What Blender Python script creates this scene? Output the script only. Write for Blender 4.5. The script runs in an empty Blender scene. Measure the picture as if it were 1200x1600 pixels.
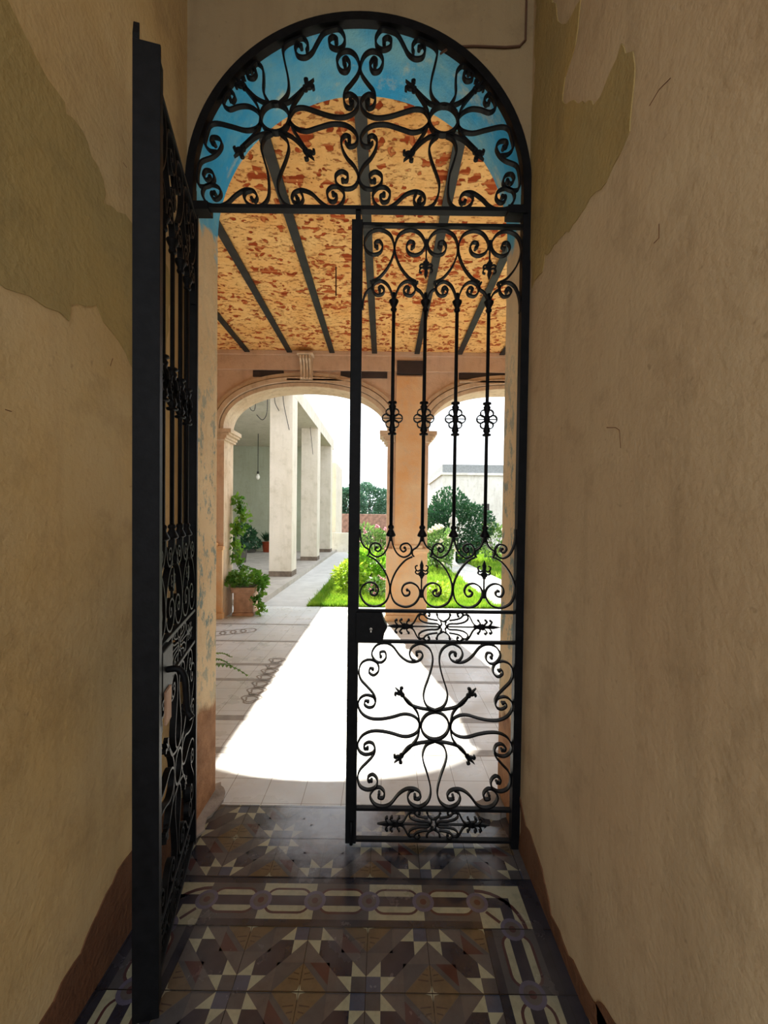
import bpy, math, random
from mathutils import Vector, Matrix
random.seed(7)
R = math.radians
C = bpy.context.scene.collection
SC = bpy.context.scene

# ------------------------------------------------------------------ camera
cd = bpy.data.cameras.new('camera'); cam = bpy.data.objects.new('camera', cd); C.objects.link(cam)
F = 656.0
CAMLOC = Vector((0, 0, 1.42))
PITCH, ROLL, SHIFT = -1.15, 0.72, 22.2 / 1600
cam.matrix_world = Matrix.Translation(CAMLOC) @ Matrix.Rotation(R(90 + PITCH), 4, 'X') @ Matrix.Rotation(R(ROLL), 4, 'Z')
cd.sensor_fit = 'VERTICAL'; cd.sensor_height = 36; cd.lens = F / 1600 * 36; cd.shift_y = SHIFT
cd.clip_start = 0.02; cd.clip_end = 300
SC.camera = cam
CR = cam.matrix_world.to_3x3()

# ------------------------------------------------------------------ light, exposure
SC.view_settings.view_transform = 'Standard'; SC.view_settings.look = 'None'
SC.view_settings.gamma = 1; SC.view_settings.use_curve_mapping = False
SC.view_settings.exposure = 1.45
w = bpy.data.worlds.new('world'); SC.world = w; w.use_nodes = True
bg = w.node_tree.nodes['Background']; bg.inputs[0].default_value = (0.86, 0.93, 1.0, 1); bg.inputs[1].default_value = 1.0
sd = bpy.data.lights.new('sun', 'SUN'); sun = bpy.data.objects.new('sun', sd); C.objects.link(sun)
sd.energy = 5.5; sd.angle = R(0.6); sd.color = (1.0, 0.93, 0.80)
SUN = Vector((0.245, -1.215, -1.0)).normalized()
sun.rotation_euler = (-SUN).to_track_quat('Z', 'Y').to_euler(); sun.location = (-3, 12, 12)

# ------------------------------------------------------------------ measuring helpers (a photo point on a real plane)
def ray(px, py):
    d = CR @ Vector(((px - 600) / F, (SHIFT * 1600 - (py - 800)) / F, -1)); return d
def aty(px, py, Y): d = ray(px, py); return CAMLOC + d * (Y / d.y)
def atx(px, py, X): d = ray(px, py); return CAMLOC + d * (X / d.x)
def atz(px, py, Z=0.0): d = ray(px, py); return CAMLOC + d * ((Z - CAMLOC.z) / d.z)

# ------------------------------------------------------------------ materials
def srgb(r, g, b):
    f = lambda c: (c / 255 / 12.92) if c / 255 < .04045 else ((c / 255 + .055) / 1.055) ** 2.4
    return (f(r), f(g), f(b), 1)
class NT:
    def __init__(s, name):
        s.m = bpy.data.materials.new(name); s.m.use_nodes = True; s.t = s.m.node_tree; s.n = s.t.nodes; s.b = s.n['Principled BSDF']
        s.co = s.n.new('ShaderNodeTexCoord').outputs['Object']
    def l(s, a, b): s.t.links.new(a, b)
    def noise(s, scale, detail=5, rough=.55, vec=None, dist=0):
        n = s.n.new('ShaderNodeTexNoise'); n.inputs['Scale'].default_value = scale; n.inputs['Detail'].default_value = detail
        n.inputs['Roughness'].default_value = rough; n.inputs['Distortion'].default_value = dist
        s.l(vec or s.co, n.inputs['Vector']); return n.outputs['Fac']
    def mapping(s, sc):
        n = s.n.new('ShaderNodeMapping'); n.inputs['Scale'].default_value = sc; s.l(s.co, n.inputs['Vector']); return n.outputs[0]
    def ramp(s, fac, stops, const=False):
        n = s.n.new('ShaderNodeValToRGB'); e = n.color_ramp.elements
        while len(e) < len(stops): e.new(.5)
        for i, (p, c) in enumerate(stops): e[i].position = p; e[i].color = c if len(c) == 4 else (*c, 1)
        if const: n.color_ramp.interpolation = 'CONSTANT'
        s.l(fac, n.inputs[0]); return n.outputs[0]
    def mix(s, fac, a, b, mode='MIX'):
        n = s.n.new('ShaderNodeMix'); n.data_type = 'RGBA'; n.blend_type = mode
        if isinstance(fac, (int, float)): n.inputs[0].default_value = fac
        else: s.l(fac, n.inputs[0])
        for k, v in ((6, a), (7, b)):
            if isinstance(v, tuple): n.inputs[k].default_value = v
            else: s.l(v, n.inputs[k])
        return n.outputs[2]
    def math(s, op, a, b=0.0, c=None):
        n = s.n.new('ShaderNodeMath'); n.operation = op
        for k, v in enumerate((a, b) if c is None else (a, b, c)):
            if isinstance(v, (int, float)): n.inputs[k].default_value = v
            else: s.l(v, n.inputs[k])
        return n.outputs[0]
    def xyz(s):
        n = s.n.new('ShaderNodeSeparateXYZ'); s.l(s.co, n.inputs[0]); return n.outputs
    def bump(s, h, strength=.3, dist=.01):
        n = s.n.new('ShaderNodeBump'); n.inputs['Strength'].default_value = strength; n.inputs['Distance'].default_value = dist
        s.l(h, n.inputs['Height']); s.l(n.outputs[0], s.b.inputs['Normal'])
    def done(s, col=None, rough=.85, metal=0, spec=None):
        if col is not None:
            if isinstance(col, tuple): s.b.inputs['Base Color'].default_value = col
            else: s.l(col, s.b.inputs['Base Color'])
        if isinstance(rough, (int, float)): s.b.inputs['Roughness'].default_value = rough
        else: s.l(rough, s.b.inputs['Roughness'])
        s.b.inputs['Metallic'].default_value = metal
        if spec is not None: s.b.inputs['Specular IOR Level'].default_value = spec
        return s.m
W0 = (0, 0, 0, 1); W1 = (1, 1, 1, 1)

def plaster(name, base, alt, dark, bump=.35, streak=True, sc=1.0):
    n = NT(name)
    c = n.mix(n.ramp(n.noise(1.3 * sc, 6, .6), [(.35, W0), (.68, W1)]), base, alt)
    c = n.mix(n.ramp(n.noise(5 * sc, 8, .7), [(.52, W0), (.75, (.6, .6, .6, 1))]), c, dark)
    if streak:
        st = n.noise(3, 5, .6, n.mapping((3, 3, .35)))
        c = n.mix(n.ramp(st, [(.5, W0), (.8, (.45, .45, .45, 1))]), c, dark)
    pits = n.ramp(n.noise(38, 2, .5), [(.70, W0), (.78, (.5, .5, .5, 1))])
    c = n.mix(pits, c, dark)
    h = n.math('ADD', n.noise(9, 8, .65), n.math('MULTIPLY', n.noise(60, 3, .5), .35))
    n.bump(h, bump, .02)
    return n.done(c, .92, 0, .2)
def plain(name, col, rough=.7, metal=0, vary=.12, sc=12, bump=0, spec=None):
    n = NT(name); d = tuple(x * (1 - vary * 2.2) for x in col[:3]) + (1,)
    c = n.mix(n.ramp(n.noise(sc, 4), [(.35, W0), (.7, W1)]), col, d)
    if bump: n.bump(n.noise(sc * 4, 5), bump, .01)
    return n.done(c, rough, metal, spec)
def leafmat(name, a, b, sc=6, trans=.45):
    n = NT(name)
    c = n.mix(n.ramp(n.noise(sc, 3), [(.35, W0), (.65, W1)]), a, b)
    n.l(c, n.b.inputs['Base Color']); n.b.inputs['Roughness'].default_value = .5
    t = n.n.new('ShaderNodeBsdfTranslucent'); n.l(c, t.inputs[0])
    m = n.n.new('ShaderNodeMixShader'); m.inputs[0].default_value = trans
    n.l(n.b.outputs[0], m.inputs[1]); n.l(t.outputs[0], m.inputs[2]); n.l(m.outputs[0], n.n['Material Output'].inputs[0])
    return n.m

M = {}
M['wall'] = plaster('passage_plaster', srgb(190, 168, 134), srgb(178, 152, 118), srgb(140, 118, 88))
M['wall_l'] = plaster('passage_limewash', srgb(196, 170, 126), srgb(190, 156, 100), srgb(148, 122, 84))
M['wallback'] = plaster('end_plaster', srgb(150, 130, 98), srgb(138, 116, 86), srgb(112, 94, 70))
M['ochre'] = plaster('worn_ochre_plaster', srgb(158, 138, 92), srgb(168, 140, 84), srgb(120, 104, 70), .5, True)
M['pale_ochre'] = plaster('pale_plaster', srgb(190, 164, 112), srgb(180, 152, 104), srgb(150, 128, 88))
M['damp'] = plaster('damp_wall_base', srgb(104, 68, 46), srgb(120, 84, 58), srgb(70, 48, 36), .9)
M['iron'] = plain('black_wrought_iron', (0.005, .005, .006, 1), .55, 0, .3, 30, .08, .12)
M['band'] = plain('ceiling_iron', (0.028, .03, .03, 1), .6, .3, .25, 9, .1)
# jamb and soffit of the gate arch: ochre limewash, flaking blue paint, bare base
def jamb():
    n = NT('jamb_limewash'); x, y, z = n.xyz()
    och = n.mix(n.ramp(n.noise(2.2, 6), [(.35, W0), (.65, W1)]), srgb(236, 212, 172), srgb(220, 192, 150))
    blu = n.mix(n.ramp(n.noise(3.5, 6, .6, n.mapping((1, 1, .5))), [(.40, W0), (.62, W1)]), srgb(62, 172, 226), srgb(132, 196, 216))
    pale = n.mix(n.ramp(n.noise(5, 8, .65, n.mapping((1.4, 1.4, .35))), [(.58, W0), (.74, W1)]), blu, srgb(206, 214, 196))
    zz = n.math('ADD', z, n.math('MULTIPLY', n.math('SUBTRACT', n.noise(2.6, 6, .6), .5), 1.1))
    up = n.ramp(n.math('MULTIPLY', n.math('SUBTRACT', zz, 2.70), 4.0), [(0, W0), (.3, W1)])
    c = n.mix(up, och, pale)
    flake = n.math('MULTIPLY', n.ramp(n.noise(14, 10, .75, n.mapping((1, 1, .6))), [(.52, W0), (.58, W1)]),
                   n.ramp(n.math('MULTIPLY', n.math('ADD', z, n.math('MULTIPLY', n.noise(1.6, 3), .6)), .3), [(.2, W0), (.34, W1), (.6, (.8, .8, .8, 1)), (.8, (.1, .1, .1, 1))]))
    c = n.mix(flake, c, srgb(132, 150, 146))
    lo = n.math('ADD', z, n.math('MULTIPLY', n.noise(5, 5), .3))
    c = n.mix(n.ramp(n.math('MULTIPLY', n.math('SUBTRACT', lo, .62), 14), [(0, W1), (.6, W0)]), c, n.mix(n.ramp(n.noise(11, 8, .7), [(.35, W0), (.65, W1)]), srgb(182, 136, 98), srgb(140, 98, 66)))
    n.bump(n.noise(16, 10, .7), .8, .02)
    return n.done(c, .9, 0, .2)
M['jamb'] = jamb()
def brick_ceiling():
    n = NT('limewashed_brick'); v = n.mapping((1, 1, 1))
    b = n.n.new('ShaderNodeTexBrick'); n.l(n.co, b.inputs['Vector']); b.inputs['Scale'].default_value = 1
    b.inputs['Brick Width'].default_value = .27; b.inputs['Row Height'].default_value = .07; b.inputs['Mortar Size'].default_value = .012
    b.inputs['Color1'].default_value = srgb(176, 84, 44); b.inputs['Color2'].default_value = srgb(150, 66, 34); b.inputs['Mortar'].default_value = srgb(196, 118, 70)
    v1 = n.n.new('ShaderNodeTexVoronoi'); v1.inputs['Scale'].default_value = 11; v1.feature = 'F1'
    mp = n.mapping((.75, 1.1, 1)); nz = n.n.new('ShaderNodeTexNoise'); nz.inputs['Scale'].default_value = 10; n.l(n.co, nz.inputs['Vector'])
    ad = n.n.new('ShaderNodeVectorMath'); ad.operation = 'MULTIPLY_ADD'; n.l(nz.outputs['Color'], ad.inputs[0]); ad.inputs[1].default_value = (.26, .26, .26); n.l(mp, ad.inputs[2])
    n.l(ad.outputs[0], v1.inputs['Vector'])
    sep = n.n.new('ShaderNodeSeparateColor'); n.l(v1.outputs['Color'], sep.inputs[0])
    spots = n.ramp(sep.outputs[0], [(.0, W1), (.50, W0)], True)
    region = n.ramp(n.noise(1.5, 4, .6), [(.30, (.3, .3, .3, 1)), (.50, W1)])
    near = n.ramp(v1.outputs['Distance'], [(.42, W1), (.50, W0)])
    f = n.math('MULTIPLY', n.math('MULTIPLY', spots, near), n.ramp(region, [(.25, W0), (.5, W1)]))
    fine = n.ramp(n.noise(30, 6, .7, n.mapping((.6, 1.3, 1))), [(.55, W0), (.62, W1)])
    f2 = n.math('MAXIMUM', f, n.math('MULTIPLY', fine, .75))
    lime = n.mix(n.ramp(n.noise(3, 5), [(.3, W0), (.7, W1)]), srgb(252, 208, 140), srgb(240, 180, 108))
    c = n.mix(n.math('SUBTRACT', 1.0, f2), b.outputs['Color'], lime)
    g = n.math('MULTIPLY', b.outputs['Fac'], .3)
    h = n.math('SUBTRACT', n.math('SUBTRACT', n.noise(24, 6, .65), f2), g)
    n.bump(h, .7, .02)
    return n.done(c, .95, 0, .1)
M['brick'] = brick_ceiling()
M['arc'] = plaster('arcade_plaster', srgb(222, 194, 170), srgb(212, 180, 150), srgb(180, 146, 122), .5, True, 1.6)
M['arclow'] = plaster('pilaster_plaster', srgb(236, 184, 130), srgb(238, 210, 172), srgb(214, 192, 170), .5, True, 2)
M['arcpale'] = plaster('moulding_plaster', srgb(222, 202, 176), srgb(208, 180, 150), srgb(150, 122, 98), .5, True, 2)
M['white'] = plaster('colonnade_plaster', srgb(214, 204, 190), srgb(202, 192, 176), srgb(170, 160, 140), .3)
M['greenwhite'] = plaster('gallery_end_plaster', srgb(176, 180, 160), srgb(166, 168, 146), srgb(150, 148, 126), .3)
M['housewall'] = plaster('far_house_plaster', srgb(224, 220, 212), srgb(206, 200, 190), srgb(160, 150, 138), .3)
M['parapet'] = plain('grey_parapet', srgb(150, 152, 152), .9)
M['concrete'] = plain('pale_concrete', srgb(176, 168, 158), .9, 0, .12, 5, .2)
M['cement'] = plain('crumbled_cement', srgb(168, 158, 148), .95, 0, .2, 9, .6)
M['path'] = plain('path_cement', srgb(196, 194, 190), .9, 0, .08, 4, .2)
M['soil'] = plain('garden_soil', srgb(96, 84, 50), .95, 0, .2, 5, .4)
M['farbrick'] = plain('far_brick', srgb(170, 130, 112), .9, 0, .25, 6, .3)
M['terracotta'] = plain('terracotta', srgb(206, 164, 134), .85, 0, .2, 9, .2)
M['orangepot'] = plain('orange_pot', srgb(190, 84, 44), .7)
M['greypot'] = plain('grey_pot', srgb(120, 116, 110), .8)
M['marble'] = plain('pale_stone', srgb(222, 218, 210), .6, 0, .08)
M['bark'] = plain('bark', srgb(84, 68, 50), .95, 0, .2, 20, .4)
M['stem'] = plain('green_stem', srgb(86, 98, 48), .8)
M['cable'] = plain('black_cable', srgb(40, 36, 34), .6)
M['bulb'] = plain('bulb_glass', srgb(240, 236, 226), .2)
M['stainbase'] = plain('stained_column_foot', srgb(126, 110, 96), .95, 0, .25, 9, .3)
M['slot'] = plain('rusted_lintel', srgb(62, 52, 52), .8)
M['rust'] = plain('rust_rod', srgb(90, 60, 40), .9)
M['ivy'] = leafmat('ivy_leaf', srgb(70, 122, 40), srgb(130, 170, 60))
M['dark'] = leafmat('dark_leaf', srgb(30, 66, 44), srgb(48, 92, 52), 3, .3)
M['tree'] = leafmat('far_tree_leaf', srgb(58, 96, 78), srgb(84, 122, 92), 1.2, .35)
M['rose'] = leafmat('rose_leaf', srgb(78, 120, 54), srgb(130, 160, 86), 4)
M['lime'] = leafmat('lime_leaf', srgb(134, 176, 44), srgb(186, 208, 70), 4)
M['broad'] = leafmat('broad_leaf', srgb(96, 160, 40), srgb(160, 196, 60), 4)
M['grass'] = leafmat('grass_blade', srgb(98, 150, 34), srgb(156, 186, 58), 3, .5)
M['fern'] = leafmat('fern_leaf', srgb(84, 130, 44), srgb(126, 160, 66), 5)
M['petalw'] = leafmat('white_petal', srgb(248, 244, 232), srgb(240, 232, 210), 8)
M['petalp'] = leafmat('pink_petal', srgb(238, 196, 204), srgb(232, 176, 190), 8)
def gallery_floor():
    n = NT('cream_cement_tiles'); x, y, z = n.xyz()
    base = n.mix(n.ramp(n.noise(1.8, 6, .6), [(.35, W0), (.7, W1)]), srgb(222, 226, 228), srgb(204, 206, 204))
    base = n.mix(n.ramp(n.noise(7, 7, .7), [(.55, W0), (.75, (.5, .5, .5, 1))]), base, srgb(188, 180, 166))
    T = .197
    def line(c, off, wd, per=T):
        f = n.math('FRACT', n.math('DIVIDE', n.math('ADD', c, off), per))
        return n.math('LESS_THAN', f, wd / per)
    g = n.math('MAXIMUM', line(x, 10.047, .003), line(y, -2.05 + 10 * T, .003))
    return n, base, g
n, base, g = gallery_floor()
c = n.mix(g, base, srgb(132, 124, 112)); n.bump(n.math('SUBTRACT', n.math('MULTIPLY', n.noise(20, 4), .3), g), .25, .004)
M['gfloor'] = n.done(c, n.ramp(n.noise(4, 5), [(.35, (.22, .22, .22, 1)), (.7, (.5, .5, .5, 1))]), 0, .6)
M['strip'] = plain('grey_tile_strip', srgb(164, 160, 154), .5, 0, .15, 14)
M['stencil'] = plain('worn_grey_motif', srgb(160, 152, 142), .6, 0, .15, 14)
# hydraulic tile colours (worn, plus painted sky glare under the gate arch)
def tile(name, col, rough=.10):
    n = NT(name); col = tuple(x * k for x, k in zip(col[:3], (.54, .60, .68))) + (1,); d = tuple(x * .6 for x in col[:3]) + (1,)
    c = n.mix(n.ramp(n.noise(22, 6, .7), [(.45, W0), (.75, (.8, .8, .8, 1))]), col, d)
    c = n.mix(n.ramp(n.noise(2.5, 5, .6), [(.42, W0), (.8, (.45, .45, .45, 1))]), c, srgb(92, 88, 92))
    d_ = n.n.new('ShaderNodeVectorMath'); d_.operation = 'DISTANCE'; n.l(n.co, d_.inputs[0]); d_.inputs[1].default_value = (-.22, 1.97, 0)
    glare_ = n.math('ADD', d_.outputs['Value'], n.math('MULTIPLY', n.math('SUBTRACT', n.noise(9, 6, .65), .5), .35))
    c = n.mix(n.ramp(glare_, [(.10, (.85, .85, .85, 1)), (.34, W0)]), c, srgb(168, 176, 190))  # pale bluish sky reflection painted into the tile colour
    rr = n.ramp(n.noise(5, 5, .6), [(.3, (rough, rough, rough, 1)), (.7, (rough + .22,) * 3 + (1,))])
    n.bump(n.noise(35, 4), .12, .003)
    return n.done(c, rr, 0, .65)
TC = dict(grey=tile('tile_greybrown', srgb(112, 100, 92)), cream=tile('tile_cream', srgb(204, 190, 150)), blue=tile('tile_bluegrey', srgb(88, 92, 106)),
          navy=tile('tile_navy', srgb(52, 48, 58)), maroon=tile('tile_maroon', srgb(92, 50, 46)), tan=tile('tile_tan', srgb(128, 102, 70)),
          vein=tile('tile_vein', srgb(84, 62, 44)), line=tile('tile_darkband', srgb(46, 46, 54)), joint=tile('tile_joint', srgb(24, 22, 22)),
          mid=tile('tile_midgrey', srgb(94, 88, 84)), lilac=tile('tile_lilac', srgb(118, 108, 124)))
TN = list(TC)

# ------------------------------------------------------------------ mesh helpers
class MB:
    def __init__(s): s.v = []; s.f = []; s.m = []; s.sm = []
    def add(s, vs, fs, mi=0, smooth=False):
        o = len(s.v); s.v += [tuple(v) for v in vs]
        for f in fs: s.f.append([i + o for i in f]); s.m.append(mi); s.sm.append(smooth)
        return s
    def box(s, x0, x1, y0, y1, z0, z1, mi=0):
        return s.add([(x0, y0, z0), (x1, y0, z0), (x1, y1, z0), (x0, y1, z0), (x0, y0, z1), (x1, y0, z1), (x1, y1, z1), (x0, y1, z1)],
                     [(0, 3, 2, 1), (4, 5, 6, 7), (0, 1, 5, 4), (1, 2, 6, 5), (2, 3, 7, 6), (3, 0, 4, 7)], mi)
    def lathe(s, prof, c=(0, 0, 0), n=12, axis='Z', mi=0, smooth=True):
        vs = []
        for (r, h) in prof:
            for k in range(n):
                a = 2 * math.pi * k / n
                vs.append((c[0] + r * math.cos(a), c[1] + r * math.sin(a), c[2] + h))
        fs = [(i * n + k, i * n + (k + 1) % n, (i + 1) * n + (k + 1) % n, (i + 1) * n + k) for i in range(len(prof) - 1) for k in range(n)]
        fs += [tuple(range(n))[::-1], tuple((len(prof) - 1) * n + k for k in range(n))]
        return s.add(vs, fs, mi, smooth)
    def tube(s, pts, r, n=6, mi=0):
        pts = [Vector(p) for p in pts]; vs = []; up = Vector((0, .13, 1)).normalized()
        rr = r if isinstance(r, list) else [r] * len(pts)
        for i, p in enumerate(pts):
            t = (pts[min(i + 1, len(pts) - 1)] - pts[max(i - 1, 0)]).normalized()
            a = t.cross(up)
            if a.length < 1e-3: a = t.cross(Vector((1, 0, 0)))
            a.normalize(); b = t.cross(a)
            for k in range(n):
                q = 2 * math.pi * k / n; vs.append(p + (a * math.cos(q) + b * math.sin(q)) * rr[i])
        m = len(pts)
        fs = [(i * n + k, i * n + (k + 1) % n, (i + 1) * n + (k + 1) % n, (i + 1) * n + k) for i in range(m - 1) for k in range(n)]
        fs += [tuple(range(n)), tuple((m - 1) * n + k for k in range(n))[::-1]]
        return s.add(vs, fs, mi, True)
    def ribbon(s, pts, th, y0, y1, mi=0, closed=False):
        """flat bar bent in the XZ plane; pts = [(x,z)], th thickness in plane (number or function of 0..1)"""
        n = len(pts); vs = []
        for i, (x, z) in enumerate(pts):
            if closed: a, b = pts[(i - 1) % n], pts[(i + 1) % n]
            else: a, b = pts[max(i - 1, 0)], pts[min(i + 1, n - 1)]
            dx, dz = b[0] - a[0], b[1] - a[1]; L = math.hypot(dx, dz) or 1
            t = (th(i / (n - 1)) if callable(th) else th) / 2
            nx, nz = -dz / L * t, dx / L * t
            vs += [(x + nx, y0, z + nz), (x - nx, y0, z - nz), (x - nx, y1, z - nz), (x + nx, y1, z + nz)]
        m = n if closed else n - 1
        fs = []
        for i in range(m):
            a, b = i * 4, ((i + 1) % n) * 4
            for k in range(4): fs.append((a + k, b + k, b + (k + 1) % 4, a + (k + 1) % 4))
        if not closed: fs += [(0, 1, 2, 3), ((n - 1) * 4 + 3, (n - 1) * 4 + 2, (n - 1) * 4 + 1, (n - 1) * 4)]
        return s.add(vs, fs, mi)
    def prism(s, poly, y0, y1, mi=0):
        n = len(poly)
        vs = [(x, y0, z) for x, z in poly] + [(x, y1, z) for x, z in poly]
        fs = [tuple(range(n)), tuple(range(2 * n - 1, n - 1, -1))] + [(i, i + n, (i + 1) % n + n, (i + 1) % n) for i in range(n)]
        return s.add(vs, fs, mi)
    def ball(s, c, r, n=8, sz=1, mi=0):
        pr = [(r * math.sin(math.pi * k / 6) + 1e-4, -r * sz * math.cos(math.pi * k / 6)) for k in range(7)]
        return s.lathe(pr, c, n, mi=mi)
    def xf(s, fn): s.v = [tuple(fn(Vector(v))) for v in s.v]; return s
    def build(s, name, mats, parent=None, bevel=0):
        me = bpy.data.meshes.new(name); me.from_pydata(s.v, [], s.f)
        for m in (mats if isinstance(mats, list) else [mats]): me.materials.append(m)
        me.polygons.foreach_set('material_index', s.m); me.polygons.foreach_set('use_smooth', s.sm)
        me.update()
        o = bpy.data.objects.new(name, me); C.objects.link(o)
        if parent: o.parent = parent
        if bevel:
            b = o.modifiers.new('bevel', 'BEVEL'); b.width = bevel; b.segments = 2; b.limit_method = 'ANGLE'
        return o
def tag(o, label=None, cat=None, group=None, kind=None):
    if label: o['label'] = label
    if cat: o['category'] = cat
    if group: o['group'] = group
    if kind: o['kind'] = kind
    return o
def empty(name, loc, rz=0):
    o = bpy.data.objects.new(name, None); C.objects.link(o); o.location = loc; o.rotation_euler = (0, 0, rz); o.empty_display_size = .1; return o
def thing(name, label, cat, loc=(0, 0, 0), rz=0, group=None): return tag(empty(name, loc, rz), label, cat, group)
def struct(o): o['kind'] = 'structure'; return o
def children(o): return [c for c in o.children]
def copy_tree(o, parent=None):
    c = o.copy(); C.objects.link(c); c.parent = parent
    for ch in children(o): copy_tree(ch, c)
    return c
def spline(pts, sub=5, closed=False):
    n = len(pts); out = []
    g = (lambda i: pts[i % n]) if closed else (lambda i: pts[max(0, min(n - 1, i))])
    for i in range(n if closed else n - 1):
        p0, p1, p2, p3 = g(i - 1), g(i), g(i + 1), g(i + 2)
        for k in range(sub):
            t = k / sub; t2, t3 = t * t, t ** 3
            out.append(tuple(.5 * (2 * b + (c - a) * t + (2 * a - 5 * b + 4 * c - d) * t2 + (3 * b - a - 3 * c + d) * t3) for a, b, c, d in zip(p0, p1, p2, p3)))
    if not closed: out.append(tuple(pts[-1]))
    return out
def jag(poly, amp, it=3, seed=1):
    rnd = random.Random(seed)
    for _ in range(it):
        q = []
        for i, p in enumerate(poly):
            b = poly[(i + 1) % len(poly)]; L = math.hypot(b[0] - p[0], b[1] - p[1])
            q.append(p)
            if L > amp: q.append(((p[0] + b[0]) / 2 + rnd.uniform(-1, 1) * L * .14, (p[1] + b[1]) / 2 + rnd.uniform(-1, 1) * L * .14))
        poly = q
    return poly

# ------------------------------------------------------------------ main dimensions
GY = 1.80                       # gate plane
GB = 2.13                       # back of the gate wall
XL, XR = -.85, .60              # passage walls
CX = -.125; HR = .725           # gate arch
SPR = 2.80
AY0, AY1 = 5.80, 6.15           # arcade wall
CEIL = 3.68

# ------------------------------------------------------------------ walls with arches
def arch_pts(cx, hw, spring, rise, n=40, e=2.0):
    out = []
    for k in range(n + 1):
        a = math.pi - math.pi * k / n; ca, sa = math.cos(a), math.sin(a)
        out.append((cx + hw * math.copysign(abs(ca) ** (2 / e), ca), spring + rise * abs(sa) ** (2 / e)))
    return out
def arch_wall(name, x0, x1, zt, openings, y0, y1, mats, e=2.0, reveal=1, front=0, back=0):
    mb = MB(); xs = x0
    def quad(a, b, za, zb, ta, tb):
        mb.add([(a, y0, za), (b, y0, zb), (b, y0, tb), (a, y0, ta)], [(0, 1, 2, 3)], front)
        mb.add([(a, y1, za), (b, y1, zb), (b, y1, tb), (a, y1, ta)], [(3, 2, 1, 0)], back)
    for (cx, hw, sp, ri) in openings:
        quad(xs, cx - hw, 0, 0, zt, zt)
        ap = arch_pts(cx, hw, sp, ri, 48, e)
        for a, b in zip(ap[:-1], ap[1:]):
            quad(a[0], b[0], a[1], b[1], zt, zt)
            mb.add([(a[0], y0, a[1]), (b[0], y0, b[1]), (b[0], y1, b[1]), (a[0], y1, a[1])], [(0, 1, 2, 3)], reveal, True)
        for sx in (-1, 1):
            x = cx + sx * hw
            mb.add([(x, y0, 0), (x, y1, 0), (x, y1, sp), (x, y0, sp)], [(0, 1, 2, 3)], reveal)
        xs = cx + hw
    quad(xs, x1, 0, 0, zt, zt)
    mb.add([(x0, y0, zt), (x1, y0, zt), (x1, y1, zt), (x0, y1, zt)], [(0, 1, 2, 3)], front)
    for x in (x0, x1): mb.add([(x, y0, 0), (x, y1, 0), (x, y1, zt), (x, y0, zt)], [(0, 1, 2, 3)], front)
    return struct(mb.build(name, mats))
arch_wall('wall_gate', -3.0, 5.2, 4.1, [(CX, HR, SPR, .715)], GY, GB, [M['wallback'], M['jamb'], M['arc']], back=2)

def wall_patch(name, wall, X, poly, mat, th, sgn, seed=1, amp=.05, it=4):
    """a coat of plaster of real thickness on a side wall; poly in photo points put on the wall plane"""
    P = [atx(px, py, X) for px, py in poly]; q = jag([(p.y, p.z) for p in P], amp, it, seed)
    n = len(q); mb = MB()
    vs = [(X + sgn * th, y, z) for y, z in q] + [(X - sgn * .005, y, z) for y, z in q]
    mb.add(vs, [tuple(range(n)) if sgn < 0 else tuple(range(n))[::-1]] + [(i, (i + 1) % n, (i + 1) % n + n, i + n) for i in range(n)])
    return mb.build(name, mat, wall)
wl = struct(MB().box(XL - .3, XL, -.9, GY, 0, 4.1).build('wall_left', M['wall_l']))
wr = struct(MB().box(XR, XR + .3, -.9, GY, 0, 4.1).build('wall_right', M['wall']))
struct(MB().box(XL - .3, XR + .3, -.9, GY, 4.05, 4.15).build('ceiling', M['wall']))
wall_patch('ochre_patch', wl, XL, [(-60, -60), (10, 0), (40, 60), (100, 160), (102, 178), (128, 205), (160, 280), (161, 318), (195, 335), (228, 360), (262, 420), (262, 640), (210, 580), (175, 520), (150, 475), (130, 478), (110, 476), (107, 502), (70, 480), (20, 455), (-60, 420), (-300, 300), (-300, -60)], M['ochre'], .003, 1, 3)
wall_patch('damp_base', wl, XL, [(262, 1240), (205, 1330), (175, 1380), (150, 1430), (125, 1490), (95, 1535), (60, 1600), (40, 1660), (100, 1680), (170, 1640), (230, 1470), (270, 1380), (292, 1330), (292, 1260)], M['damp'], .004, 1, 5)
wall_patch('ochre_patch', wr, XR, [(838, 0), (908, 0), (905, 30), (900, 70), (884, 120), (880, 158), (905, 162), (928, 165), (940, 150), (972, 68), (990, 80), (992, 130), (985, 205), (970, 240), (948, 285), (915, 325), (880, 368), (870, 380), (852, 395), (848, 425), (832, 450), (826, 400), (832, 200)], M['ochre'], .003, -1, 9)
wall_patch('damp_base', wr, XR, [(812, 1240), (822, 1290), (835, 1320), (852, 1380), (862, 1430), (880, 1470), (905, 1520), (935, 1570), (960, 1620), (950, 1660), (905, 1560), (860, 1450), (822, 1362), (809, 1330)], M['damp'], .004, -1, 5)
wall_patch('damp_spot', wr, XR, [(932, 1566), (950, 1580), (972, 1610), (975, 1650), (948, 1640), (936, 1600)], M['damp'], .004, -1, 6, .02, 2)
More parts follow.
